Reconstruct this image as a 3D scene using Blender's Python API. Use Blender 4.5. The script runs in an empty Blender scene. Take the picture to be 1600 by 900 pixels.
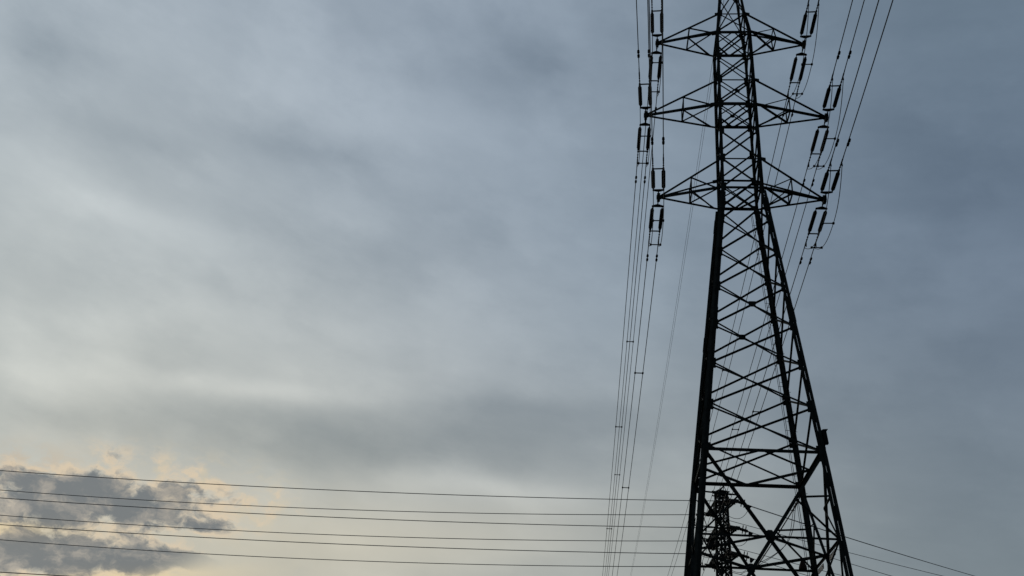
import bpy, math, random
from mathutils import Vector, Matrix
random.seed(7)
R = math.radians
sc = bpy.context.scene
COL = sc.collection

# ------------------------------------------------------------------ camera
PITCH, ROLL, EYE = 0.4946754868939536, 0.06844850435034239, 1.6
cam_d = bpy.data.cameras.new("camera")
cam_d.sensor_width = 36.0
cam_d.lens = 1583.7775 / 1600.0 * 36.0
cam_d.clip_start, cam_d.clip_end = 0.1, 20000.0
cam = bpy.data.objects.new("camera", cam_d)
COL.objects.link(cam)
CAM_ROT = Matrix.Rotation(math.pi / 2 + PITCH, 3, 'X') @ Matrix.Rotation(ROLL, 3, 'Z')
cam.matrix_world = Matrix.Translation((0, 0, EYE)) @ CAM_ROT.to_4x4()
sc.camera = cam

# ------------------------------------------------------------------ exposure
sc.view_settings.view_transform = 'Standard'
sc.view_settings.look = 'None'
sc.view_settings.exposure = 0.0
sc.view_settings.gamma = 1.0
sc.view_settings.use_curve_mapping = False

# ------------------------------------------------------------------ sun: low behind the overcast, ahead and to the left
SUN_EL, SUN_AZ = R(5), R(-40)          # azimuth from +Y towards +X
sun_d = bpy.data.lights.new("sun", 'SUN')
sun_d.energy = 0.5
sun_d.angle = R(14)
sun_d.color = (1.0, 0.88, 0.72)
sun = bpy.data.objects.new("sun", sun_d)
COL.objects.link(sun)
sd = Vector((math.sin(SUN_AZ) * math.cos(SUN_EL), math.cos(SUN_AZ) * math.cos(SUN_EL), math.sin(SUN_EL)))
sun.rotation_euler = sd.to_track_quat('Z', 'Y').to_euler()
sun.location = sd * 300

# ------------------------------------------------------------------ world: evening overcast
world = bpy.data.worlds.new("World")
sc.world = world
world.use_nodes = True
nt = world.node_tree
nt.nodes.clear()
N, L = nt.nodes, nt.links


def lin(c):
    c = c / 255.0
    return c / 12.92 if c <= 0.04045 else ((c + 0.055) / 1.055) ** 2.4


def rgb(*c):
    return tuple(lin(x) for x in c)


def px_dir(u, v):
    """direction in the world that the photograph shows at a place of its sky"""
    d = CAM_ROT @ Vector(((u - 800) / 1583.7775, -(v - 450) / 1583.7775, -1.0))
    return d.normalized()


def azel(u, v):
    d = px_dir(u, v)
    return math.atan2(d.x, d.y), math.asin(d.z)


def put(sock, val):
    if isinstance(val, bpy.types.NodeSocket):
        L.new(val, sock)
    else:
        sock.default_value = val


def M(op, a, b=None, c=None, clamp=False):
    n = N.new('ShaderNodeMath')
    n.operation = op
    n.use_clamp = clamp
    for i, x in enumerate((a, b, c)):
        if x is not None:
            put(n.inputs[i], x)
    return n.outputs[0]


def V(op, a, b=None, c=None, out=0):
    n = N.new('ShaderNodeVectorMath')
    n.operation = op
    for i, x in enumerate((a, b, c)):
        if x is not None:
            if op == 'SCALE' and i == 1:
                put(n.inputs[3], x)
            else:
                put(n.inputs[i], x)
    return n.outputs['Value'] if op == 'DOT_PRODUCT' else n.outputs[0]


def smooth(x, lo, hi):
    n = N.new('ShaderNodeMapRange')
    n.interpolation_type = 'SMOOTHSTEP'
    put(n.inputs[0], x)
    n.inputs[1].default_value, n.inputs[2].default_value = lo, hi
    n.inputs[3].default_value, n.inputs[4].default_value = 0.0, 1.0
    return n.outputs[0]


def noise(vec, scale, detail, rough, color=False):
    n = N.new('ShaderNodeTexNoise')
    L.new(vec, n.inputs['Vector'])
    n.inputs['Scale'].default_value = scale
    n.inputs['Detail'].default_value = detail
    n.inputs['Roughness'].default_value = rough
    return n.outputs['Color' if color else 'Fac']


def comb(x, y, z=0.0):
    n = N.new('ShaderNodeCombineXYZ')
    for i, a in enumerate((x, y, z)):
        put(n.inputs[i], a)
    return n.outputs[0]


def mixc(f, a, b):
    n = N.new('ShaderNodeMix')
    n.data_type = 'RGBA'
    put(n.inputs[0], f)
    for s, x in ((n.inputs[6], a), (n.inputs[7], b)):
        if isinstance(x, tuple):
            s.default_value = (*x, 1.0)
        else:
            L.new(x, s)
    return n.outputs[2]


tc = N.new('ShaderNodeTexCoord')
D0 = tc.outputs['Generated']
# the cloud sheets are torn by turbulence: bend the direction with noise first
w1 = V('SUBTRACT', noise(D0, 3.2, 5.0, 0.5, True), (0.5, 0.5, 0.5))
DW = V('NORMALIZE', V('MULTIPLY_ADD', w1, (0.10, 0.10, 0.07), D0))

# tone of the overcast over the sky (towards the low sun paler and warmer, away from it blue-grey)
TONE = [
    (0, 0, 180, 193, 203), (220, 20, 180, 192, 204), (420, 60, 170, 183, 198), (640, 40, 154, 168, 184), (850, 40, 130, 145, 161),
    (1080, 40, 127, 142, 159), (1320, 60, 114, 132, 146), (1560, 40, 107, 125, 141), (40, 200, 166, 175, 180), (250, 200, 164, 173, 180),
    (480, 210, 154, 166, 175), (720, 210, 154, 167, 182), (960, 230, 135, 150, 164), (1200, 230, 123, 139, 155), (1560, 220, 103, 119, 138),
    (20, 400, 200, 206, 203), (260, 400, 186, 194, 196), (520, 400, 167, 178, 186), (780, 400, 147, 160, 176), (1000, 430, 134, 152, 167),
    (1330, 420, 114, 130, 152), (1570, 420, 98, 114, 136), (20, 560, 201, 206, 202), (300, 560, 195, 201, 203), (600, 560, 177, 188, 194),
    (850, 560, 152, 164, 177), (1100, 600, 134, 152, 164), (1350, 600, 118, 133, 151), (1570, 600, 102, 118, 136), (120, 670, 174, 179, 178),
    (420, 690, 155, 165, 172), (700, 690, 151, 163, 175), (950, 700, 135, 149, 165), (1350, 720, 126, 139, 153), (1570, 740, 112, 126, 140),
    (120, 800, 204, 199, 177), (420, 800, 208, 203, 183), (680, 800, 204, 201, 187), (950, 830, 190, 190, 183), (1180, 830, 178, 181, 172),
    (1400, 850, 144, 153, 152), (1580, 880, 127, 138, 138), (300, 920, 212, 202, 171), (700, 900, 189, 187, 171), (1000, 920, 173, 176, 165),
]
accw, accc = None, None
KAPPA = 62.0
for (u, v, r, g, b) in TONE:
    c = px_dir(u, v)
    w = M('EXPONENT', M('MULTIPLY_ADD', V('DOT_PRODUCT', DW, tuple(c)), KAPPA, -KAPPA))
    accw = w if accw is None else M('ADD', accw, w)
    wc = V('SCALE', rgb(r, g, b), w)
    accc = wc if accc is None else V('ADD', accc, wc)
FB = 0.012
accw = M('ADD', accw, FB)
accc = V('ADD', accc, tuple(x * FB for x in rgb(84, 95, 112)))
tone = V('SCALE', accc, M('DIVIDE', 1.0, accw))

# azimuth and elevation of the (bent) direction for the streaks
sx = N.new('ShaderNodeSeparateXYZ')
w2 = V('SUBTRACT', noise(D0, 7.0, 5.0, 0.55, True), (0.5, 0.5, 0.5))
DS = V('NORMALIZE', V('MULTIPLY_ADD', w2, (0.045, 0.045, 0.022), D0))
L.new(DS, sx.inputs[0])
AZ = M('ARCTAN2', sx.outputs[0], sx.outputs[1])
EL = M('ARCSINE', sx.outputs[2])
AE = comb(AZ, EL, 1.0)


def blob(p, q, thick, vec=None):
    """soft elongated patch between two places of the sky"""
    a0, e0 = azel(*p)
    a1, e1 = azel(*q)
    am, em = (a0 + a1) / 2, (e0 + e1) / 2
    k = math.cos(em)
    dx, dy = (a1 - a0) * k, e1 - e0
    ln = math.hypot(dx, dy)
    c, s = dx / ln, dy / ln
    Ln, T = ln * 0.55 + 1e-4, thick / 1583.0
    A = (c * k / Ln, s / Ln, -(c * k * am + s * em) / Ln)
    B = (-s * k / T, c / T, -(-s * k * am + c * em) / T)
    vec = vec or AE
    x = V('DOT_PRODUCT', vec, A)
    y = V('DOT_PRODUCT', vec, B)
    r2 = M('MULTIPLY_ADD', x, x, M('MULTIPLY', y, y))
    return M('EXPONENT', M('MULTIPLY', r2, -1.0))


STREAKS = [
    ((40, 250), (430, 430), 34, 0.10), ((300, 490), (740, 545), 52, 0.10), ((200, 592), (560, 616), 20, 0.17), ((60, 520), (330, 470), 26, 0.05), ((420, 570), (760, 590), 22, 0.06),
    ((340, 668), (1060, 664), 46, -0.19), ((640, 640), (1010, 640), 16, -0.06), ((380, 715), (820, 722), 26, -0.08), ((600, 735), (1000, 800), 26, 0.12),
    ((-20, 40), (150, 95), 36, -0.12), ((360, 210), (580, 245), 30, -0.08), ((500, 160), (820, 205), 34, 0.06),
    ((740, 50), (1000, 120), 55, -0.11), ((820, 190), (960, 220), 60, 0.06), ((0, 585), (220, 600), 34, 0.06),
    ((420, 800), (700, 850), 30, 0.05), ((120, 190), (330, 240), 26, -0.07), ((120, 300), (300, 360), 16, 0.05),
    ((1050, 240), (1300, 180), 45, 0.04), ((1320, 180), (1600, 260), 60, -0.08), ((0, 330), (160, 400), 30, 0.05), ((560, 740), (1050, 770), 14, 0.06), ((0, 640), (180, 660), 20, -0.07),
]
fac = 1.0
acc = None
for p, q, t, a in STREAKS:
    g = M('MULTIPLY', blob(p, q, t), a * 1.35)
    acc = g if acc is None else M('ADD', acc, g)
# fine wisps drawn out along the wind
sx2 = N.new('ShaderNodeSeparateXYZ')
L.new(D0, sx2.inputs[0])
AZ0 = M('ARCTAN2', sx2.outputs[0], sx2.outputs[1])
EL0 = M('ARCSINE', sx2.outputs[2])
along = M('MULTIPLY_ADD', EL0, -0.18, M('MULTIPLY', AZ0, 0.92))
across = M('MULTIPLY_ADD', AZ0, 0.15, M('MULTIPLY', EL0, 0.94))
wisp = noise(comb(M('MULTIPLY', along, 3.0), M('MULTIPLY', across, 10.0)), 1.6, 6.0, 0.55)
soft = noise(comb(M('MULTIPLY', along, 4.0), M('MULTIPLY', across, 7.0), 3.1), 1.3, 5.0, 0.5)
acc = M('ADD', acc, M('MULTIPLY_ADD', wisp, 0.20, -0.10))
acc = M('ADD', acc, M('MULTIPLY_ADD', soft, 0.18, -0.09))
fine = noise(comb(M('MULTIPLY', along, 5.0), M('MULTIPLY', across, 15.0), 7.7), 2.3, 7.0, 0.6)
fine2 = noise(V('ADD', DS, (4.0, 0, 0)), 9.0, 6.0, 0.58)
acc = M('ADD', acc, M('MULTIPLY_ADD', fine, 0.14, -0.07))
acc = M('ADD', acc, M('MULTIPLY_ADD', fine2, 0.17, -0.085))
# sheets of cloud at two heights, with firmer torn edges
sheet1 = smooth(noise(V('MULTIPLY', comb(M('ADD', along, M('MULTIPLY', fine2, 0.05)), across, 1.3), (3.4, 5.6, 1.0)), 1.15, 7.0, 0.5), 0.42, 0.60)
sheet2 = smooth(noise(V('MULTIPLY', comb(along, M('ADD', across, M('MULTIPLY', fine2, 0.03)), 8.3), (5.5, 9.5, 1.0)), 1.5, 8.0, 0.56), 0.44, 0.64)
acc = M('ADD', acc, M('MULTIPLY_ADD', sheet1, 0.10, -0.05))
acc = M('ADD', acc, M('MULTIPLY_ADD', sheet2, 0.07, -0.035))
# thicker cloud is cooler as well as darker
tone = V('MULTIPLY', tone, V('MULTIPLY_ADD', comb(acc, acc, acc), (1.10, 1.0, 0.90), (1.0, 1.0, 1.0)))

# low cumulus bank near the sunset, dark bodies with cream lit rims
cw = V('SUBTRACT', noise(comb(AZ0, EL0, 2.2), 30.0, 4.0, 0.6, True), (0.5, 0.5, 0.5))
AEw = V('MULTIPLY_ADD', cw, (0.030, 0.022, 0.0), comb(AZ0, EL0, 0.7))
cn = noise(V('MULTIPLY', AEw, (1.0, 1.55, 1.0)), 19.0, 9.0, 0.62)
cn2 = noise(V('MULTIPLY_ADD', AEw, (1.0, 1.8, 1.0), (0.0, 0.0, 4.5)), 30.0, 8.0, 0.62)
AE0 = comb(AZ0, EL0, 1.0)
LOBES = [((-60, 782), (250, 780), 36, 0.92), ((60, 752), (310, 778), 20, 0.42), ((120, 800), (290, 800), 16, 0.45),
         ((-80, 868), (215, 868), 30, 1.3), ((215, 880), (262, 880), 13, 1.1), ((270, 873), (360, 884), 11, 1.05),
         ((290, 822), (385, 832), 13, 1.0), ((-40, 735), (90, 750), 20, 0.5)]
lob = None
for p, q, t, a in LOBES:
    g = M('MULTIPLY', blob(p, q, t, AE0), a)
    lob = g if lob is None else M('ADD', lob, g)
val = M('MULTIPLY_ADD', M('SUBTRACT', cn, 0.5), 3.0, lob)
region = M('ADD', blob((-80, 800), (300, 812), 88, AE0), M('MULTIPLY', blob((240, 765), (450, 795), 34, AE0), 0.8), clamp=True)
gate = smooth(region, 0.12, 0.45)
dark = M('MULTIPLY', smooth(val, 0.36, 0.80), gate)
lit = M('MULTIPLY', M('MULTIPLY', smooth(val, 0.02, 0.40), M('SUBTRACT', 1.0, smooth(val, 0.40, 0.85))), gate)
glow = M('ADD', M('MULTIPLY', blob((-60, 824), (120, 832), 14, AE0), 1.0), M('MULTIPLY', blob((0, 905), (330, 897), 14, AE0), 0.8), clamp=True)
pink = M('MULTIPLY', M('MULTIPLY', blob((-40, 716), (120, 730), 24, AE0), 0.8), smooth(cn2, 0.42, 0.60))
peach = M('MULTIPLY', M('MULTIPLY', blob((180, 752), (430, 790), 44, AE0), 0.7), smooth(cn2, 0.46, 0.62))
body = mixc(smooth(cn2, 0.42, 0.72), rgb(101, 109, 116), rgb(172, 165, 155))
low = M('MULTIPLY', blob((120, 845), (880, 835), 58, AE0), 0.42)
c1 = mixc(low, tone, rgb(207, 199, 178))
c1 = mixc(M('MULTIPLY', region, 0.24), c1, rgb(203, 190, 168))
c1 = mixc(pink, c1, rgb(200, 186, 166))
c1 = mixc(peach, c1, rgb(214, 198, 166))
c1 = mixc(M('MULTIPLY', M('MULTIPLY', lit, smooth(cn2, 0.36, 0.58)), 0.9), c1, rgb(220, 202, 175))
c1 = mixc(M('MULTIPLY', glow, smooth(cn, 0.36, 0.56)), c1, rgb(234, 214, 172))
c1 = mixc(M('MULTIPLY', dark, 0.86), c1, body)

# clear evening sky faintly through the cloud
sky = N.new('ShaderNodeTexSky')
sky.sky_type = 'NISHITA'
sky.sun_disc = False
sky.sun_elevation = SUN_EL
sky.sun_rotation = SUN_AZ
bg_sky = N.new('ShaderNodeBackground')
L.new(sky.outputs[0], bg_sky.inputs[0])
bg_sky.inputs[1].default_value = 0.05
bg_cloud = N.new('ShaderNodeBackground')
L.new(c1, bg_cloud.inputs[0])
bg_cloud.inputs[1].default_value = 1.0
mx = N.new('ShaderNodeMixShader')
mx.inputs[0].default_value = 0.97
L.new(bg_sky.outputs[0], mx.inputs[1])
L.new(bg_cloud.outputs[0], mx.inputs[2])
wo = N.new('ShaderNodeOutputWorld')
L.new(mx.outputs[0], wo.inputs[0])


# ------------------------------------------------------------------ materials
def material(name, col, rough, metal=0.0, var=0.25, scale=6.0, spec=0.3):
    m = bpy.data.materials.new(name)
    m.use_nodes = True
    t = m.node_tree
    p = t.nodes['Principled BSDF']
    nz = t.nodes.new('ShaderNodeTexNoise')
    nz.inputs['Scale'].default_value = scale
    nz.inputs['Detail'].default_value = 5
    tcn = t.nodes.new('ShaderNodeTexCoord')
    t.links.new(tcn.outputs['Object'], nz.inputs['Vector'])
    r = t.nodes.new('ShaderNodeValToRGB')
    r.color_ramp.elements[0].position, r.color_ramp.elements[1].position = 0.3, 0.7
    r.color_ramp.elements[0].color = (*[c * (1 - var) for c in col], 1)
    r.color_ramp.elements[1].color = (*[c * (1 + var) for c in col], 1)
    t.links.new(nz.outputs['Fac'], r.inputs[0])
    t.links.new(r.outputs[0], p.inputs['Base Color'])
    p.inputs['Roughness'].default_value = rough
    p.inputs['Metallic'].default_value = metal
    p.inputs['Specular IOR Level'].default_value = spec
    return m


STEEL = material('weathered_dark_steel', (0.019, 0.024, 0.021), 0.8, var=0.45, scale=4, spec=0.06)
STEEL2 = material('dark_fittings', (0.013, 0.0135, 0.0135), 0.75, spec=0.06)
PORC = material('brown_porcelain', (0.014, 0.011, 0.009), 0.55, spec=0.1, scale=20)
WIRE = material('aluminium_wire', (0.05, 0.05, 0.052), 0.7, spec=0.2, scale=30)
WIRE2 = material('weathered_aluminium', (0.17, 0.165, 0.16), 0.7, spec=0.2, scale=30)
PALE = material('pale_galvanised', (0.30, 0.31, 0.30), 0.6, scale=9)
RUST = material('rusty_fitting', (0.035, 0.02, 0.014), 0.85, spec=0.1)
CONC = material('concrete', (0.28, 0.27, 0.25), 0.9, scale=3)
GRASS = material('field_ground', (0.05, 0.065, 0.03), 0.95, var=0.45, scale=0.25)


# ------------------------------------------------------------------ mesh helpers
class MB:
    def __init__(s):
        s.v, s.f = [], []

    def add(s, vs, fs):
        o = len(s.v)
        s.v += [tuple(x) for x in vs]
        s.f += [tuple(i + o for i in f) for f in fs]
        return s

    def box(s, c, size, rot=None):
        hx, hy, hz = (x / 2 for x in size)
        vs = [Vector((x, y, z)) for x in (-hx, hx) for y in (-hy, hy) for z in (-hz, hz)]
        if rot:
            vs = [rot @ v for v in vs]
        c = Vector(c)
        return s.add([v + c for v in vs], [(0, 1, 3, 2), (4, 6, 7, 5), (0, 4, 5, 1), (2, 3, 7, 6), (0, 2, 6, 4), (1, 5, 7, 3)])

    def prism(s, prof, P, Q, ref):
        """extrude a 2D profile from P to Q; x of the profile along ref"""
        P, Q = Vector(P), Vector(Q)
        a = (Q - P).normalized()
        ref = Vector(ref)
        u = ref - a * ref.dot(a)
        if u.length < 1e-4:
            u = a.orthogonal()
        u.normalize()
        w = a.cross(u)
        n = len(prof)
        vs = [P + u * x + w * y for x, y in prof] + [Q + u * x + w * y for x, y in prof]
        fs = [(i, (i + 1) % n, n + (i + 1) % n, n + i) for i in range(n)]
        fs += [tuple(range(n))[::-1], tuple(range(n, 2 * n))]
        return s.add(vs, fs)

    def angle(s, P, Q, w, ref, t=None, flip=False):
        """steel angle section"""
        t = t or max(0.009, w * 0.12)
        k = w * 0.36
        pr = [(0, 0), (w, 0), (w, t), (t, t), (t, w), (0, w)]
        pr = [(x - k, y - k) for x, y in pr]
        if flip:
            pr = [(-x, y) for x, y in pr][::-1]
        return s.prism(pr, P, Q, ref)

    def tee(s, P, Q, w, ref):
        """two angles back to back"""
        t = max(0.012, w * 0.13)
        pr = [(-w / 2, -w * .3), (w / 2, -w * .3), (w / 2, -w * .3 + t), (t, -w * .3 + t), (t, w * .7), (-t, w * .7), (-t, -w * .3 + t), (-w / 2, -w * .3 + t)]
        return s.prism(pr, P, Q, ref)

    def bar(s, P, Q, a, b, ref, off=0.0):
        pr = [(-a / 2 + off, -b / 2), (a / 2 + off, -b / 2), (a / 2 + off, b / 2), (-a / 2 + off, b / 2)]
        return s.prism(pr, P, Q, ref)

    def tube(s, pts, r, n=6):
        pts = [Vector(p) for p in pts]
        rs = r if isinstance(r, (list, tuple)) else [r] * len(pts)
        up = None
        vs = []
        for i, p in enumerate(pts):
            a = (pts[min(i + 1, len(pts) - 1)] - pts[max(i - 1, 0)]).normalized()
            u = a.orthogonal().normalized() if up is None else (up - a * up.dot(a)).normalized()
            up = u
            w = a.cross(u)
            for k in range(n):
                t = 2 * math.pi * k / n
                vs.append(p + (u * math.cos(t) + w * math.sin(t)) * rs[i])
        fs = []
        for i in range(len(pts) - 1):
            for k in range(n):
                k2 = (k + 1) % n
                fs.append((i * n + k, i * n + k2, (i + 1) * n + k2, (i + 1) * n + k))
        fs += [tuple(range(n))[::-1], tuple(range((len(pts) - 1) * n, len(pts) * n))]
        return s.add(vs, fs)

    def plate(s, pts, nrm, t):
        nrm = Vector(nrm).normalized() * (t / 2)
        n = len(pts)
        pts = [Vector(p) for p in pts]
        vs = [p + nrm for p in pts] + [p - nrm for p in pts]
        fs = [tuple(range(n)), tuple(range(n, 2 * n))[::-1]]
        fs += [(i, n + i, n + (i + 1) % n, (i + 1) % n) for i in range(n)]
        return s.add(vs, fs)

    def build(s, name, mat, parent=None):
        me = bpy.data.meshes.new(name)
        me.from_pydata(s.v, [], s.f)
        me.materials.append(mat)
        me.update()
        o = bpy.data.objects.new(name, me)
        COL.objects.link(o)
        if parent:
            o.parent = parent
        return o


def tag(o, label=None, cat=None, group=None, kind=None):
    for k, x in (('label', label), ('category', cat), ('group', group), ('kind', kind)):
        if x:
            o[k] = x
    return o


def empty(name, label, cat, loc=(0, 0, 0), mat=None, group=None):
    o = bpy.data.objects.new(name, None)
    o.empty_display_size = 0.3
    COL.objects.link(o)
    if mat is not None:
        o.matrix_world = mat
    else:
        o.location = loc
    return tag(o, label, cat, group)


def copy_tree(o, parent=None):
    c = o.copy()
    COL.objects.link(c)
    if parent:
        c.parent = parent
    for ch in [x for x in o.children]:
        copy_tree(ch, c)
    return c


# ------------------------------------------------------------------ ground
g = MB()
n, S = 40, 6000.0
rings = [0.0] + [S * (i / n) ** 2.2 for i in range(1, n + 1)]
vs, fs = [(0, 0, 0)], []
seg = 48
for r in rings[1:]:
    for k in range(seg):
        a = 2 * math.pi * k / seg
        h = 0.0 if r < 60 else 0.5 * math.sin(r * 0.01 + 3 * a)
        vs.append((r * math.cos(a), r * math.sin(a), h))
for k in range(seg):
    fs.append((0, 1 + k, 1 + (k + 1) % seg))
for i in range(n - 1):
    for k in range(seg):
        a, b = 1 + i * seg + k, 1 + i * seg + (k + 1) % seg
        fs.append((a, a + seg, b + seg, b))
g.add(vs, fs)
tag(g.build('ground', GRASS), kind='structure')

# ------------------------------------------------------------------ the near transmission tower
OX, OY, YAW = 10.520485259, 40.0, -0.10212309697
EX = Vector((math.cos(YAW), math.sin(YAW), 0))
EY = Vector((-math.sin(YAW), math.cos(YAW), 0))
ZG, ZX, ZH = 0.0, 12.03, 15.52
ZB1, ZT1, ZB2, ZT2, ZB3, ZT3 = 28.84, 30.49, 33.75, 35.29, 38.44, 39.86
ZN, ZTOP = 42.13, 45.3
PROF = [  # height, half width across the line, half width along the line
    (0.0, 3.728, 3.677), (ZH, 2.2835, 2.2525), (ZB1, 0.9008, 0.9578), (ZB3, 0.8102, 0.9366),
    (ZT3, 0.6345, 0.7335), (ZN, 0.45, 0.50), (ZTOP, 0.17, 0.19)]


def W(z):
    for (z0, a0, b0), (z1, a1, b1) in zip(PROF, PROF[1:]):
        if z <= z1 + 1e-6:
            t = (z - z0) / (z1 - z0)
            return a0 + (a1 - a0) * t, b0 + (b1 - b0) * t
    return PROF[-1][1:]


def C(sx, sy, z):
    a, b = W(z)
    return Vector((sx * a, sy * b, z))


tower = empty('transmission_tower', 'large near dark lattice pylon with three pairs of pointed cross-arms', 'pylon',
              mat=Matrix.Translation((OX, OY, 0)) @ Matrix.Rotation(YAW, 4, 'Z'))

# legs: built-up double angles below the waist, single angles above
for sx_, sy_ in ((-1, -1), (1, -1), (1, 1), (-1, 1)):
    m = MB()
    th = R(68) if sx_ * sy_ < 0 else R(-45)        # direction of the gap between the twin angles
    ref = Vector((-math.sin(th), math.cos(th), 0)) if sx_ * sy_ > 0 else Vector((math.sin(th), -math.cos(th), 0))
    zs = [0.0, ZH, ZB1 - (0.25 if sy_ < 0 else 0.15)]
    for z0, z1 in zip(zs, zs[1:]):
        P, Q = C(sx_, sy_, z0), C(sx_, sy_, z1)
        for sd_ in (-1, 1):
            m.bar(P, Q, 0.112, 0.15, ref, off=sd_ * 0.068)
    z = 0.6
    while z < ZB1 - 0.6:                            # batten plates tie the twin angles
        ln = 0.55 if int(z * 7) % 3 else 0.95
        m.bar(C(sx_, sy_, z), C(sx_, sy_, z + ln), 0.20, 0.10, ref)
        z += 1.35
    for z in (21.5, 27.5):                          # splices
        m.bar(C(sx_, sy_, z), C(sx_, sy_, z + 0.7), 0.275, 0.175, ref)
    zz = [ZB1 - 0.3, ZB1, ZB3, ZT3, ZN, ZTOP]
    for z0, z1 in zip(zz, zz[1:]):
        m.angle(C(sx_, sy_, z0), C(sx_, sy_, z1), 0.15 if z1 <= ZT3 else 0.11, (-sx_, 0, 0), t=0.02, flip=sx_ * sy_ > 0)
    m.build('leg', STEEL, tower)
    f = MB()
    f.box(C(sx_, sy_, 0.15), (0.9, 0.9, 0.5))
    f.build('footing', CONC, tower)

FACES = [((-1, -1), (1, -1)), ((1, -1), (1, 1)), ((1, 1), (-1, 1)), ((-1, 1), (-1, -1))]
NRM = [Vector((0, -1, 0)), Vector((1, 0, 0)), Vector((0, 1, 0)), Vector((-1, 0, 0))]


def fp(f, t, z):
    """point on a face: t=-1..1 from its first to its second corner"""
    A, B = C(*FACES[f][0], z), C(*FACES[f][1], z)
    return A.lerp(B, (t + 1) / 2)


LEVELS_LO = [ZH, 17.46, 19.38, 21.28, 23.24, 25.11, 26.94, ZB1]
LEVELS_UP = [ZB1, ZT1, 32.13, ZB2, ZT2, 36.78, ZB3, ZT3, ZN, 43.8, ZTOP]


def xbrace(f, z0, z1, w, w2=None):
    m = MB()
    nr = NRM[f]
    w2 = w2 or w
    o1, o2 = nr * 0.012, nr * -0.02
    m.angle(fp(f, -0.97, z0 + 0.06) + o1, fp(f, 0.97, z1 - 0.06) + o1, w, nr)
    m.angle(fp(f, 0.97, z0 + 0.06) + o2, fp(f, -0.97, z1 - 0.06) + o2, w2, -nr)
    # bolted end plates
    for t, z in ((-0.93, z0 + 0.12), (0.93, z0 + 0.12), (-0.93, z1 - 0.12), (0.93, z1 - 0.12)):
        m.plate([fp(f, t, z) + Vector((0, 0, dz)) + (fp(f, 1, z) - fp(f, -1, z)).normalized() * dx + nr * 0.035
                 for dx, dz in ((-.08, -.12), (.08, -.12), (.08, .12), (-.08, .12))], nr, 0.012)
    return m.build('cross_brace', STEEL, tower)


for f in range(4):
    for z0, z1 in zip(LEVELS_LO, LEVELS_LO[1:]):
        xbrace(f, z0, z1, 0.077)
    for z0, z1 in zip(LEVELS_UP, LEVELS_UP[1:]):
        xbrace(f, z0, z1, 0.066 if z1 < ZN else 0.055, 0.09 if z0 == ZB1 else None)


def gusset(f, z, a, b, t=0.0, shape=0):
    m = MB()
    c = fp(f, t, z)
    ax = (fp(f, 1, z) - fp(f, -1, z)).normalized()
    if shape == 0:
        pr = [(-a, -b), (a, -b), (a, b), (-a, b)]
    else:
        pr = [(-a * .45, -b), (a * .45, -b), (a, -b * .5), (a, b * .5), (a * .45, b), (-a * .45, b), (-a, b * .5), (-a, -b * .5)]
    m.plate([c + ax * x + Vector((0, 0, y)) + NRM[f] * 0.05 for x, y in pr], NRM[f], 0.02)
    m.build('gusset_plate', STEEL, tower)


def xcentre(z0, z1):
    a0, a1 = W(z0)[0], W(z1)[0]
    return z0 + (z1 - z0) * a0 / (a0 + a1)


for f in (0, 2):
    gusset(f, xcentre(21.28, 23.24), 0.15, 0.13)
    gusset(f, xcentre(ZB2, ZT2), 0.12, 0.10, shape=1)
for f in range(4):
    gusset(f, ZX, 0.17, 0.22, shape=1)


def beam(f, z, w, name='horizontal_beam', t0=-1.0, t1=1.0, off=-0.045):
    m = MB()
    m.angle(fp(f, t0, z) + NRM[f] * off, fp(f, t1, z) + NRM[f] * off, w, (0, 0, -1))
    return m.build(name, STEEL, tower)


for f in range(4):
    beam(f, ZH, 0.13)
    beam(f, ZX, 0.085)
    for z in (ZB1, ZB2, ZB3):
        beam(f, z, (0.13, 0.07, 0.11, 0.07)[f])
    for z in (ZT1, ZT2, ZT3):
        beam(f, z, 0.075)
    beam(f, ZN, 0.06)


def plan_brace(z, w):
    m = MB()
    mid = [fp(f, 0.0, z) for f in range(4)]
    for i in range(4):
        a, b = mid[i], mid[(i + 1) % 4]
        dz = Vector((0, 0, 0.02 if i % 2 else -0.02))
        m.angle(a.lerp(b, .02) + dz, a.lerp(b, .98) + dz, w, (0, 0, 1))
    m.build('plan_brace', STEEL, tower)


plan_brace(ZH, 0.09)
plan_brace(ZX, 0.10)
for z in (ZB1, ZB2, ZB3):
    plan_brace(z, 0.07)

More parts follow.
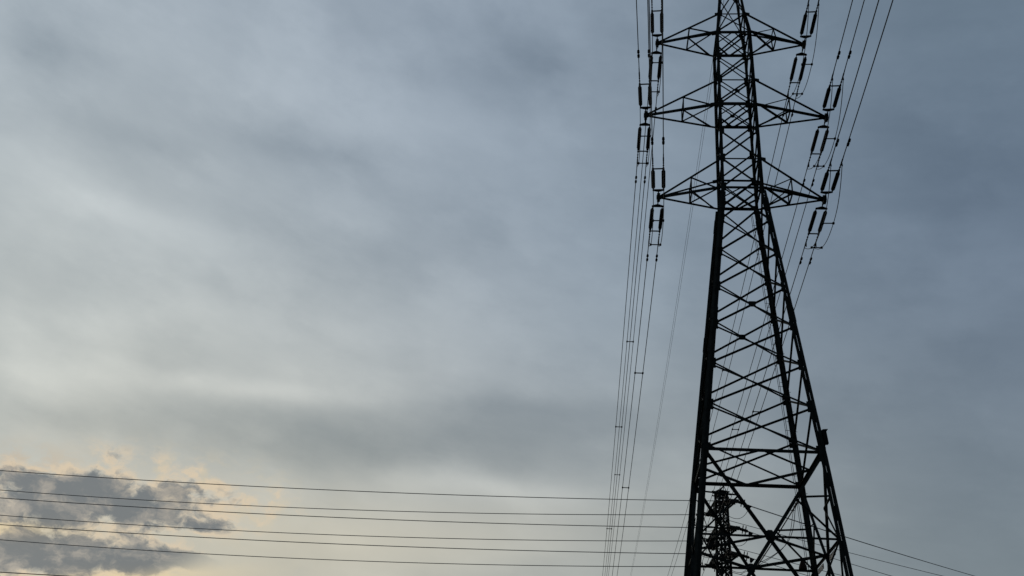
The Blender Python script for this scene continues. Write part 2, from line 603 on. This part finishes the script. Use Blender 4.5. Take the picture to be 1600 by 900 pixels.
# great X below the lower ring, with its redundant members
ZF = 7.26
for f in range(4):
    m = MB()
    nr = NRM[f]
    o1, o2 = nr * 0.015, nr * -0.03
    m.angle(fp(f, -.98, ZH - .1) + o1, fp(f, .98, ZF) + o1, 0.12, nr)
    m.angle(fp(f, .98, ZH - .1) + o2, fp(f, -.98, ZF) + o2, 0.12, -nr)
    m.build('main_brace', STEEL, tower)
    for sgn in (-1, 1):
        m = MB()
        zm = 13.62

        def dg(z):               # the diagonal of this side at height z, as t on the face
            x = W(ZH)[0] * (z - ZX) / (ZH - ZX)
            return sgn * x / W(z)[0]
        q = fp(f, dg(zm), zm) + nr * -0.05
        m.angle(fp(f, sgn * .98, zm + .1) + nr * -0.05, q, 0.065, (0, 0, 1))
        m.angle(q, fp(f, sgn * .98, ZX) + nr * -0.06, 0.065, nr)
        zl = 9.7
        xl = W(ZF)[0] * (ZX - zl) / (ZX - ZF)
        q = fp(f, sgn * xl / W(zl)[0], zl) + nr * -0.05
        m.angle(fp(f, sgn * .98, zl) + nr * -0.05, q, 0.065, (0, 0, 1))
        m.angle(q, fp(f, sgn * .98, ZX) + nr * -0.07, 0.065, nr)
        m.build('redundant_brace', STEEL, tower)
    m = MB()
    m.angle(fp(f, -.98, ZF) + nr * .01, fp(f, 0, 0.6) + nr * .01, 0.10, nr)
    m.angle(fp(f, .98, ZF) + nr * -.03, fp(f, 0, 0.6) + nr * -.03, 0.10, nr)
    m.build('foot_brace', STEEL, tower)
    beam(f, ZF, 0.09)
# stout node plates where the ring meets the legs
for f in (0, 1, 2, 3):
    for t in (-0.985, 0.985):
        gusset(f, ZH - 0.12, 0.14, 0.30, t=t)

# cross-arms
TIPS = {('l', 1): (-3.843, 28.86), ('r', 1): (3.904, 28.84), ('l', 2): (-4.439, 33.77), ('r', 2): (4.404, 33.685),
        ('l', 3): (-3.828, 38.515), ('r', 3): (3.675, 38.40)}
for (side, i), (tx, tz) in TIPS.items():
    s = -1 if side == 'l' else 1
    zb, zt = ((ZB1, ZT1), (ZB2, ZT2), (ZB3, ZT3))[i - 1]
    arm = bpy.data.objects.new('cross_arm', None)
    COL.objects.link(arm)
    arm.parent = tower
    arm.empty_display_size = 0.2
    T = Vector((tx - s * 0.10, 0, tz))
    lo, up = {}, {}
    for sy_ in (-1, 1):
        lo[sy_], up[sy_] = C(s, sy_, zb), C(s, sy_, zt)
        e = Vector((0, sy_ * 0.035, 0))
        m = MB()
        m.tee(lo[sy_], T + e + Vector((0, 0, -0.02)), 0.125 if sy_ < 0 else 0.085, (0, 0, 1))
        m.build('lower_chord', STEEL, arm)
        m = MB()
        m.tee(up[sy_], T + e + Vector((0, 0, 0.05)), 0.085, (0, 0, 1))
        m.plate([up[sy_] + Vector((s * dx, 0, dz)) for dx, dz in ((-.05, -.1), (.26, -.16), (.26, .03), (-.05, .1))], (0, 1, 0), 0.02)
        m.build('upper_chord', STEEL, arm)
    fr = 0.50
    LM = {k: lo[k].lerp(T, fr) for k in lo}
    UM = {k: up[k].lerp(T, fr) for k in up}
    m = MB()
    for k in (-1, 1):
        m.angle(UM[k], LM[k], 0.065, (s, 0, 0))
        m.angle(UM[k], lo[k].lerp(T, .10), 0.055, (0, k, 0))
        m.angle(LM[k] + Vector((0, 0, .02 * k)), lo[-k].lerp(T, .05) + Vector((0, 0, .02 * k)), 0.085 if k > 0 else 0.065, (0, 0, 1))
    m.angle(LM[-1], LM[1], 0.06, (0, 0, 1))
    m.angle(UM[-1], UM[1], 0.045, (0, 0, 1))
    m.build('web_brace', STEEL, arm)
    m = MB()
    c = Vector((tx, 0, tz))
    m.plate([c + Vector((x, y, 0.04)) for x, y in ((-.13 * s, -.10), (.03 * s, -.15), (.10 * s, -.10), (.10 * s, .10), (.03 * s, .15), (-.13 * s, .10))], (0, 0, 1), 0.03)
    m.plate([c + Vector((x, y, -0.05)) for x, y in ((-.13 * s, -.10), (.03 * s, -.15), (.10 * s, -.10), (.10 * s, .10), (.03 * s, .15), (-.13 * s, .10))], (0, 0, 1), 0.03)
    m.plate([c + Vector((0, y, z)) for y, z in ((-.20, -.10), (-.12, -.20), (.12, -.20), (.20, -.10), (.20, .09), (.10, .18), (-.10, .18), (-.20, .09))], (1, 0, 0), 0.14)
    m.build('tip_plate', STEEL, arm)

# climbing rail and step bolts on the far right leg, boxes on the near right leg
m = MB()
rail = []
for z in [10 + i * 0.5 for i in range(38)]:
    p = C(1, 1, z) + Vector((-0.24, 0.02, 0))
    rail.append(p)
m.tube(rail, 0.014, 5)
m.tube([p + Vector((-0.07, 0, 0)) for p in rail], 0.012, 5)
for p in rail[::4]:
    m.tube([p + Vector((-0.07, 0, 0)), p + Vector((0.2, 0, 0))], 0.012, 5)
m.build('climbing_rail', PALE, tower)
m = MB()
for k in range(52):
    z = 4.0 + k * 0.45
    p = C(1, 1, z)
    sg = 1 if k % 2 else -1
    m.tube([p + Vector((sg * 0.05, 0.02, 0)), p + Vector((sg * 0.20, 0.02, 0))], 0.011, 5)
m.build('step_bolts', STEEL2, tower)
m = MB()
p = C(1, -1, 16.15) + Vector((0.21, 0, 0))
rt = Matrix.Rotation(R(-6), 3, 'Y')
m.box(p, (0.17, 0.18, 0.58), rt)
m.box(p + Vector((0.018, 0, 0.30)), (0.20, 0.21, 0.02), rt)
m.box(p + Vector((0.0, -0.095, 0.0)), (0.13, 0.012, 0.50), rt)
for dz in (.2, -.2):
    m.box(p + Vector((-0.11, 0, dz)), (0.12, 0.06, 0.04))
m.tube([p + Vector((-.02, 0, -.28)), p + Vector((-.03, 0, -.42)), C(1, -1, 15.3) + Vector((.13, 0, 0)), C(1, -1, 13.0) + Vector((.13, -.02, 0)), C(1, -1, 8.0) + Vector((.13, -.02, 0))], 0.018, 6)
m.build('junction_box', STEEL2, tower)
# pale plates bolted along the ring on the right face
for y0, y1 in ((-1.35, -0.35), (0.9, 1.9)):
    m = MB()
    m.box((2.62, (y0 + y1) / 2, ZX - 0.17), (0.03, y1 - y0, 0.20))
    for y in (y0 + .12, y1 - .12):
        m.tube([(2.585, y, ZX - .17), (2.66, y, ZX - .17)], 0.03, 6)
    m.build('warning_plate', PALE, tower)
# dark conical cover under the brace by the far right leg
m = MB()
m.tube([(2.10, 2.42, 12.42), (2.10, 2.42, 12.33), (2.10, 2.42, 12.14), (2.10, 2.42, 12.06)], [0.05, 0.10, 0.17, 0.18], 10)
m.build('cone_cover', RUST, tower)
# earth peak cap
m = MB()
m.box((0, 0, ZTOP + 0.03), (0.46, 0.5, 0.08))
m.bar((-0.5, 0.1, ZTOP - .05), (0.5, 0.1, ZTOP - .05), 0.08, 0.08, (0, 0, 1))
m.build('peak_cap', STEEL, tower)


# ------------------------------------------------------------------ insulator strings
def disc_profile(m, x, y0, y1, n, r0, r1):
    pts, rs = [], []
    k = (y1 - y0) / n
    for i in range(n):
        y = y0 + i * k
        for dy, r in ((0.0, r0), (0.18 * k, r1), (0.34 * k, r1), (0.55 * k, r0), (0.98 * k, r0)):
            pts.append((x, y + dy, 0))
            rs.append(r)
    m.tube(pts, rs, 10)


HALF = 0.238


def make_string():
    t = empty('insulator_string', '', 'insulator')
    m = MB()
    m.tube([(0, 0.10, 0), (0, 0.16, 0), (0, 0.20, 0), (0, 0.30, 0), (0, 0.36, 0), (0, 0.42, 0), (0, 0.60, 0)],
           [0.05, 0.05, 0.028, 0.028, 0.045, 0.028, 0.028], 8)
    m.build('shackle_link', STEEL2, t)
    m = MB()
    m.plate([(-HALF - .04, .74, 0), (-HALF - .04, .66, 0), (-.06, .56, 0), (.06, .56, 0), (HALF + .04, .66, 0), (HALF + .04, .74, 0)], (0, 0, 1), 0.05)
    m.build('yoke_plate', STEEL2, t)
    for s in (-1, 1):
        m = MB()
        disc_profile(m, s * HALF, 0.98, 2.44, 17, 0.069, 0.095)
        ins = m.build('insulator', PORC, t)
        m = MB()
        m.tube([(s * HALF, .70, 0), (s * HALF, .90, 0)], 0.022, 6)
        m.tube([(s * HALF, .89, 0), (s * HALF, .99, 0)], 0.062, 8)
        m.build('end_cap', STEEL2, ins)
        m = MB()
        m.tube([(s * HALF, 2.43, 0), (s * HALF, 2.54, 0)], 0.062, 8)
        m.tube([(s * HALF, 2.53, 0), (s * HALF, 2.66, 0)], 0.022, 6)
        m.build('end_cap', STEEL2, ins)
        m = MB()
        pts = [(s * HALF, y, 0) for y in (2.64, 2.74, 2.80, 2.88, 2.94, 3.02, 3.08, 3.16, 3.22, 3.30, 3.62, 3.66, 3.95)]
        m.tube(pts, [.028, .045, .024, .024, .045, .024, .024, .042, .024, .034, .034, .026, .024], 8)
        m.bar((s * HALF, 3.36, 0), (s * HALF, 3.44, -0.22), 0.05, 0.05, (1, 0, 0))
        m.build('tension_clamp', STEEL2, t)
    m = MB()
    m.bar((-HALF - .05, 2.66, 0), (HALF + .05, 2.66, 0), 0.05, 0.045, (0, 0, 1))
    m.build('line_yoke', STEEL2, t)
    return t


NEAR = {'az': {'l': -0.0641, 'r': -0.0520}, 't': (0.0844, 0.0837, 0.1079), 'c': 0.0010, 'sg': -1}
FAR = {'az': {'l': -0.0142, 'r': -0.0075}, 't': (0.1029, 0.1079, 0.1173), 'c': 0.0006, 'sg': 1}


def tip_world(side, i):
    x, z = TIPS[(side, i)]
    return Vector((OX, OY, 0)) + EX * x + Vector((0, 0, z))


def axes(span, side):
    az, sg = span['az'][side], span['sg']
    dr = EY * (sg * math.cos(az)) + EX * math.sin(az)
    pe = EX * math.cos(az) - EY * (sg * math.sin(az))
    return dr, pe


def wire_pt(span, side, i, sub, s):
    dr, pe = axes(span, side)
    return tip_world(side, i) + dr * s + pe * (sub * HALF) + Vector((0, 0, -span['t'][i - 1] * s + span['c'] * s * s))


ARM = {1: 'lowest', 2: 'middle', 3: 'top'}
SIDE = {'l': 'left', 'r': 'right'}
proto = make_string()
first = True
for span, where in ((NEAR, 'upper one towards the viewer'), (FAR, 'lower one on the far side')):
    for side in 'lr':
        for i in (1, 2, 3):
            o = proto if first else copy_tree(proto)
            first = False
            dr, pe = axes(span, side)
            y = (dr + Vector((0, 0, -span['t'][i - 1] * 0.985))).normalized()
            x = (pe if span is FAR else -pe).normalized()
            z = x.cross(y)
            mw = Matrix((x, y, z)).transposed().to_4x4()
            mw.translation = tip_world(side, i)
            o.matrix_world = mw
            tag(o, 'double insulator string at the %s %s cross-arm tip, %s' % (ARM[i], SIDE[side], where), 'insulator', 'double tension insulator strings')


# ------------------------------------------------------------------ twin conductors with dampers and spacers
def conductor(span, side, i, s_end, spacers, label, group):
    root = empty('twin_conductor', label, 'power line', loc=tip_world(side, i), group=group)
    o = root.location.copy()
    pts_s = [3.5, 4.5, 6, 8, 10] + [10 + (s_end - 10) * k / 34 for k in range(1, 35)]
    for sub in (-1, 1):
        m = MB()
        m.tube([wire_pt(span, side, i, sub, s) - o for s in pts_s], 0.021, 6)
        w = m.build('wire', WIRE, root)
        m = MB()                                     # stockbridge damper: two weights on a short messenger
        s0 = 4.55 if span is FAR else 4.85
        dr, _ = axes(span, side)
        mid = wire_pt(span, side, i, sub, s0 + .25) - o
        a = wire_pt(span, side, i, sub, s0) - o + Vector((0, 0, -0.085))
        b = wire_pt(span, side, i, sub, s0 + .50) - o + Vector((0, 0, -0.085))
        m.tube([a, a.lerp(b, .5), b], 0.012, 5)
        m.bar(mid + Vector((0, 0, 0.03)), mid + Vector((0, 0, -0.11)), 0.05, 0.04, dr)
        for e, k in ((a, .16), (b, -.16)):
            q = e + dr * (k if span['sg'] else k)
            m.tube([e - dr * .01, e, q, q + dr * (0.01 if k > 0 else -0.01)], [.03, .055, .062, .03], 8)
        m.build('vibration_damper', STEEL2, root)
    for s in spacers:
        m = MB()
        a, b = wire_pt(span, side, i, -1, s) - o, wire_pt(span, side, i, 1, s) - o
        m.bar(a, b, 0.05, 0.05, (0, 0, 1))
        dr, _ = axes(span, side)
        for p in (a, b):
            m.tube([p - dr * .09, p + dr * .09], 0.055, 8)
        m.build('spacer', STEEL2, root)
    return root


FSP = {('l', 1): (17.2, 36.2, 62), ('l', 2): (35.6, 61), ('l', 3): (30, 57), ('r', 1): (22, 50), ('r', 2): (35.2, 60), ('r', 3): (34.0, 59)}
for side in 'lr':
    for i in (1, 2, 3):
        conductor(NEAR, side, i, 95, (), 'twin wires rising overhead from the %s %s cross-arm out of the top of the picture' % (ARM[i], SIDE[side]),
                  'power line wires on the near side of the pylon')
for side in 'lr':
    for i in (1, 2, 3):
        conductor(FAR, side, i, 172, FSP[(side, i)], 'twin wires running down and away from the %s %s cross-arm towards the horizon' % (ARM[i], SIDE[side]),
                  'power line wires on the far side of the pylon')

# jumper loops past each arm tip
for side in 'lr':
    for i in (1, 2, 3):
        base = tip_world(side, i)
        root = empty('jumper_cable', 'pair of slack jumper cables looping under the tip of the %s %s cross-arm' % (ARM[i], SIDE[side]),
                     'cable', loc=base, group='jumper cables past the arm tips')
        paths = []
        for sub in (-1, 1):
            A = wire_pt(NEAR, side, i, sub, 3.45) - base + Vector((0, 0, -0.1))
            B = wire_pt(FAR, side, i, sub, 3.75) - base + Vector((0, 0, -0.05))
            pts = []
            for k in range(33):
                u = k / 32
                q = abs(2 * u - 1)
                pr = 1 - q ** 2.6
                pts.append(A.lerp(B, u) + Vector((0, 0, -1.12 * pr)) + EX * (0.10 * (1 - q * q)))
            paths.append(pts)
            m = MB()
            m.tube(pts, 0.017, 6)
            m.build('cable', WIRE, root)
        for k in (14, 26):
            m = MB()
            a, b = paths[0][k], paths[1][k]
            m.bar(a, b, 0.04, 0.04, (0, 0, 1))
            for p in (a, b):
                m.box(p, (0.09, 0.09, 0.09))
            m.build('spacer', STEEL2, root)

# two thin earth wires from the peak
pk = Vector((OX, OY, 0)) + Vector((0, 0, ZTOP - 0.1))
for x0, lab in ((0.13, 'thin earth wire falling from the peak, the left one of the close pair'), (0.27, 'thin earth wire falling from the peak, the right one of the close pair')):
    az = -0.0142
    dr = EY * math.cos(az) + EX * math.sin(az)
    m = MB()
    p0 = pk + EX * x0
    m.tube([dr * s + Vector((0, 0, -0.14 * s + 0.0006 * s * s)) for s in [0.1] + [170 * k / 30 for k in range(1, 31)]], 0.0105, 5)
    o = m.build('earth_wire', WIRE)
    o.location = p0
    tag(o, lab, 'wire', 'earth wires from the peak')

# slack cables inside the foot of the tower
TM = Matrix.Translation((OX, OY, 0)) @ Matrix.Rotation(YAW, 4, 'Z')


def slack(pts, r, lab, name='slack_cable'):
    w = [TM @ Vector((x, y, z + EYE)) for x, y, z in pts]
    # smooth the run with a Catmull-Rom pass
    out = []
    ext = [w[0] * 2 - w[1]] + w + [w[-1] * 2 - w[-2]]
    for a, b, c, d in zip(ext, ext[1:], ext[2:], ext[3:]):
        for k in range(6):
            t = k / 6
            out.append(0.5 * ((2 * b) + (c - a) * t + (2 * a - 5 * b + 4 * c - d) * t * t + (3 * b - a - 3 * c + d) * t ** 3))
    out.append(w[-1])
    m = MB()
    o0 = w[0]
    m.tube([p - o0 for p in out], r, 6)
    o = m.build(name, WIRE)
    o.location = o0
    return tag(o, lab, 'cable', 'slack cables inside the tower foot')


slack([(2.1, 2.34, 13.3), (1.95, 2.30, 12.98), (1.80, 2.30, 12.15), (1.52, 2.30, 11.51), (0.98, 2.32, 11.01), (0.28, 2.34, 10.61), (-0.4, 2.2, 10.3)], 0.014,
      'thin slack cable looping down from the far right leg, the outer of two')
slack([(2.1, 2.40, 13.25), (1.88, 2.42, 12.9), (1.70, 2.42, 12.05), (1.42, 2.42, 11.4), (0.9, 2.42, 10.93), (0.3, 2.42, 10.55), (-0.5, 2.3, 10.1)], 0.012,
      'thin slack cable looping down from the far right leg, the inner of two')
slack([(2.13, 2.2, 13.42), (1.93, 2.5, 13.05), (1.34, 9.0, 12.24), (0.9, 13.8, 11.9)], 0.026,
      'taut thin cable slanting down and away from the far right leg')
slack([(-2.2, 2.34, 13.2), (-1.98, 2.34, 12.8), (-1.90, 2.34, 12.4), (-1.81, 2.34, 12.0), (-1.95, 2.4, 11.4)], 0.016,
      'short cable hanging against the far left leg')
sh = empty('cable_insulator', 'small insulator hanging from the far right leg, holding the taut cable', 'insulator', loc=TM @ Vector((2.13, 2.2, 13.42 + EYE)))
d0 = (TM @ Vector((1.88, 3.2, 12.98 + EYE))) - sh.location
m = MB()
pts = [d0 * t for t in (0.0, .12, .2, .28, .36, .44, .52, .60, .68)]
m.tube(pts, [.02, .03, .05, .025, .05, .025, .05, .025, .02], 8)
m.build('insulator', PORC, sh)
m = MB()
m.tube([d0 * .68, d0 * .8], 0.03, 6)
m.tube([d0 * .74 + Vector((-.09, 0, 0)), d0 * .74 + Vector((.09, 0, 0))], 0.016, 6)
m.build('clamp', STEEL2, sh)

# ------------------------------------------------------------------ the smaller pylon beyond, carrying the crossing line
A1 = Vector((23.994, 99.359, 0))
B1_ = Vector((22.230, 104.686, 0))
Mc = (A1 + B1_) / 2
adir = (A1 - B1_).normalized()
HARM = (A1 - B1_).length / 2
YAW2 = math.atan2(-adir.x, adir.y) + math.pi       # local -Y points along the arm that reaches towards us
far = empty('far_pylon', 'small distant dark pylon seen between the legs of the near tower', 'pylon',
            mat=Matrix.Translation(Mc) @ Matrix.Rotation(YAW2, 4, 'Z'))
LV = [32.60, 29.85, 27.22]
TOPZ, PEAK = 34.2, 34.75


def W2(z):
    return 0.44 + max(0.0, (33 - z)) * 0.010 + max(0.0, 20 - z) * 0.07


def C2(sx, sy, z):
    return Vector((sx * W2(z), sy * W2(z), z))


for sx_, sy_ in ((-1, -1), (1, -1), (1, 1), (-1, 1)):
    m = MB()
    for z0, z1 in ((0, 20), (20, 33), (33, TOPZ)):
        m.angle(C2(sx_, sy_, z0), C2(sx_, sy_, z1), 0.19, (-sx_, 0, 0), t=0.04, flip=sx_ * sy_ > 0)
    m.build('leg', STEEL, far)
CR = [((-1, -1), (1, -1)), ((1, -1), (1, 1)), ((1, 1), (-1, 1)), ((-1, 1), (-1, -1))]
zl = [0.3, 5.5, 10, 14, 17.2, 20] + [20 + k * 1.05 for k in range(1, 14)] + [TOPZ]
for f in range(4):
    m = MB()
    for z0, z1 in zip(zl, zl[1:]):
        a, b = CR[f]
        m.angle(C2(*a, z0) + NRM[f] * .02, C2(*b, z1) + NRM[f] * .02, 0.105, NRM[f])
        m.angle(C2(*b, z0) - NRM[f] * .03, C2(*a, z1) - NRM[f] * .03, 0.105, NRM[f])
        m.angle(C2(*a, z1) - NRM[f] * .06, C2(*b, z1) - NRM[f] * .06, 0.08, (0, 0, 1))
    m.build('face_bracing', STEEL, far)
m = MB()
for sx_, sy_ in ((-1, -1), (1, -1), (1, 1), (-1, 1)):
    m.angle(C2(sx_, sy_, TOPZ), (0.36, 0, PEAK + .25), 0.08, (0, 0, 1))
m.bar((-1.05, 0, TOPZ), (1.2, 0, TOPZ), 0.14, 0.14, (0, 0, 1))
m.bar((-.9, .3, TOPZ - .35), (1.6, .3, TOPZ - .4), 0.10, 0.10, (0, 0, 1))
m.box((0, 0, TOPZ + .05), (1.3, 1.3, .12))
m.build('peak', STEEL, far)
for z in LV:
    for s in (-1, 1):
        arm = bpy.data.objects.new('cross_arm', None)
        COL.objects.link(arm)
        arm.parent = far
        T = Vector((0, s * HARM, z))
        for sx_ in (-1, 1):
            m = MB()
            m.angle(C2(sx_, s, z - .1), T + Vector((sx_ * .05, 0, 0)), 0.20, (0, 0, 1))
            m.build('lower_chord', STEEL, arm)
            m = MB()
            m.angle(C2(sx_, s, z + .85), T + Vector((sx_ * .05, 0, .08)), 0.16, (0, 0, 1))
            m.build('upper_chord', STEEL, arm)
        m = MB()
        for fr in (.25, .5, .75):
            a = [C2(k, s, z - .1).lerp(T, fr) for k in (-1, 1)]
            b = [C2(k, s, z + .85).lerp(T, fr) for k in (-1, 1)]
            m.angle(a[0], a[1], .08, (0, 0, 1))
            m.angle(a[0], b[0], .08, (1, 0, 0))
            m.angle(a[1], b[1], .08, (1, 0, 0))
            m.angle(b[0], C2(-1, s, z - .1).lerp(T, fr - .24), .07, (1, 0, 0))
            m.angle(b[1], C2(1, s, z - .1).lerp(T, fr - .24), .07, (1, 0, 0))
        m.build('web_brace', STEEL, arm)
        m = MB()
        m.box(T, (.46, .40, .30))
        m.bar(T + Vector((-.7, -s * .25, .05)), T + Vector((.7, -s * .25, .05)), .12, .10, (0, 0, 1))
        m.bar(T + Vector((-.45, -s * .9, .0)), T + Vector((.45, -s * .9, .0)), .12, .10, (0, 0, 1))
        m.build('tip_plate', STEEL, arm)
# surge arresters hanging in a cluster under the far arm of the middle level
m = MB()
for dx, dy in ((-.25, .0), (.22, .1), (0, -.3)):
    c = Vector((dx, HARM - .55 + dy, LV[1] - .1))
    m.tube([c, c + Vector((0, 0, -.15)), c + Vector((0, 0, -.3)), c + Vector((0, 0, -.85)), c + Vector((0, 0, -1.0))], [.06, .06, .26, .30, .12], 8)
m.build('surge_arrester', PORC, far)
# work platform and ladder on the pylon
m = MB()
for k in range(60):
    m.tube([(-.14, -W2(16 + k * .3) - .08, 16 + k * .3), (.14, -W2(16 + k * .3) - .08, 16 + k * .3)], .02, 5)
m.tube([(-.15, -W2(16) - .08, 16), (-.15, -W2(33.8) - .08, 33.8)], .03, 5)
m.tube([(.15, -W2(16) - .08, 16), (.15, -W2(33.8) - .08, 33.8)], .03, 5)
m.build('ladder', STEEL2, far)

# spans of the crossing line
SPL = {'A': (-0.0007, 0.0602, 0.00044), 'B': (0.0948, 0.0498, 0.00055)}
SPR = {'A': (0.4312, 0.0925, 0.00054), 'B': (0.4092, 0.0626, 0.00049)}
TIPZ = {'A': [32.60, 29.864, 27.258], 'B': [32.60, 29.817, 27.168]}


def far_pt(arm, i, right, s):
    az, t0, cc = (SPR if right else SPL)[arm]
    b = A1 if arm == 'A' else B1_
    sg = 1 if right else -1
    return Vector((b.x + sg * s * math.cos(az), b.y + s * math.sin(az), TIPZ[arm][i] - t0 * s + cc * s * s))


ORD = ('top', 'middle', 'lowest')
ARMN = {'A': 'near-side', 'B': 'far-side'}


def far_string():
    m = MB()
    m.tube([(0.1, 0, 0), (0.32, 0, 0)], 0.05, 6)
    pts, rs = [], []
    for k in range(7):
        x = .32 + k * .14
        for dx, r in ((0, .04), (.03, .125), (.07, .125), (.10, .05)):
            pts.append((x + dx, 0, 0))
            rs.append(r * 1.25)
    m.tube(pts, rs, 8)
    m.tube([(1.30, 0, 0), (1.62, 0, 0), (1.95, 0, 0)], [.06, .06, .03], 6)
    for x in (.62, .98):                               # arcing horns
        m.tube([(x, 0, -.40), (x + .04, 0, 0), (x + .10, 0, .46)], .055, 5)
    m.plate([(1.40, 0, .04), (2.0, 0, .03), (1.60, 0, -.46), (1.42, 0, -.44)], (0, 1, 0), .08)
    return m.build('strain_insulator', PORC)


fs_proto = far_string()
first = True
for right in (True, False):
    for arm in 'AB':
        for i in range(3):
            o = fs_proto if first else fs_proto.copy()
            if not first:
                COL.objects.link(o)
            first = False
            p, q = far_pt(arm, i, right, 0.0), far_pt(arm, i, right, 1.9)
            x = (q - p).normalized()
            y = Vector((0, 0, 1)).cross(x).normalized()
            mw = Matrix((x, y, x.cross(y))).transposed().to_4x4()
            mw.translation = p
            o.matrix_world = mw
            tag(o, 'dark strain insulator reaching %s from the %s %s arm of the distant pylon' % ('right' if right else 'left', ORD[i], ARMN[arm]),
                'insulator', 'strain insulators of the distant pylon')
LEFTORD = {('A', 0): 'highest', ('B', 0): 'second', ('A', 1): 'third', ('B', 1): 'fourth', ('A', 2): 'fifth', ('B', 2): 'sixth'}
for arm in 'AB':
    for i in range(3):
        for right in (False, True):
            p0 = far_pt(arm, i, right, 0)
            ss = [1.7] + [(150 if right else 92) * k / 40 for k in range(1, 41)]
            m = MB()
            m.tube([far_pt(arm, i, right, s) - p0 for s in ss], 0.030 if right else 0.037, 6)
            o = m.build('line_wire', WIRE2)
            o.location = p0
            if right:
                lab = 'thin wire sloping down to the right from the %s %s arm of the distant pylon' % (ORD[i], ARMN[arm])
            else:
                lab = '%s wire from the top of the six crossing the sky to the left edge' % LEFTORD[(arm, i)]
            tag(o, lab, 'wire', 'wires of the crossing line')
# a second, slightly slacker wire beside the uppermost right one
p0 = Vector((Mc.x, Mc.y, 33.78))
m = MB()
q0 = far_pt('A', 0, True, 150)
m.tube([(q0 - p0) * (k / 30) + Vector((0, 0, -12.3 * (k / 30) * (1 - k / 30))) for k in range(31)], 0.022, 6)
o = m.build('line_wire', WIRE)
o.location = p0
tag(o, 'thin wire sloping right from the peak of the distant pylon', 'wire', 'wires of the crossing line')
# lowest wire at the left corner of the view, from another pole line
m = MB()
p0 = Vector((-25.56, 54.28, 12.05))
dv = Vector((-22.743, 55.523, 12.319)) - p0
m.tube([dv * k + Vector((0, 0, .004 * k * k)) for k in range(-9, 12)], 0.022, 6)
o = m.build('line_wire', WIRE)
o.location = p0
tag(o, 'single low wire cutting the bottom left corner under the dark cloud', 'wire')
# jumper loops on the distant pylon
for arm in 'AB':
    for i in range(3):
        a, b = far_pt(arm, i, False, 1.75), far_pt(arm, i, True, 1.75)
        m = MB()
        m.tube([(b - a) * (k / 20) + Vector((0, 0, -1.55 * (1 - abs(k / 10 - 1) ** 2.4))) for k in range(21)], 0.026, 6)
        o = m.build('jumper_loop', WIRE)
        o.location = a
        tag(o, 'small jumper loop hanging under the %s %s arm of the distant pylon' % (ORD[i], ARMN[arm]), 'cable', 'jumper loops of the distant pylon')
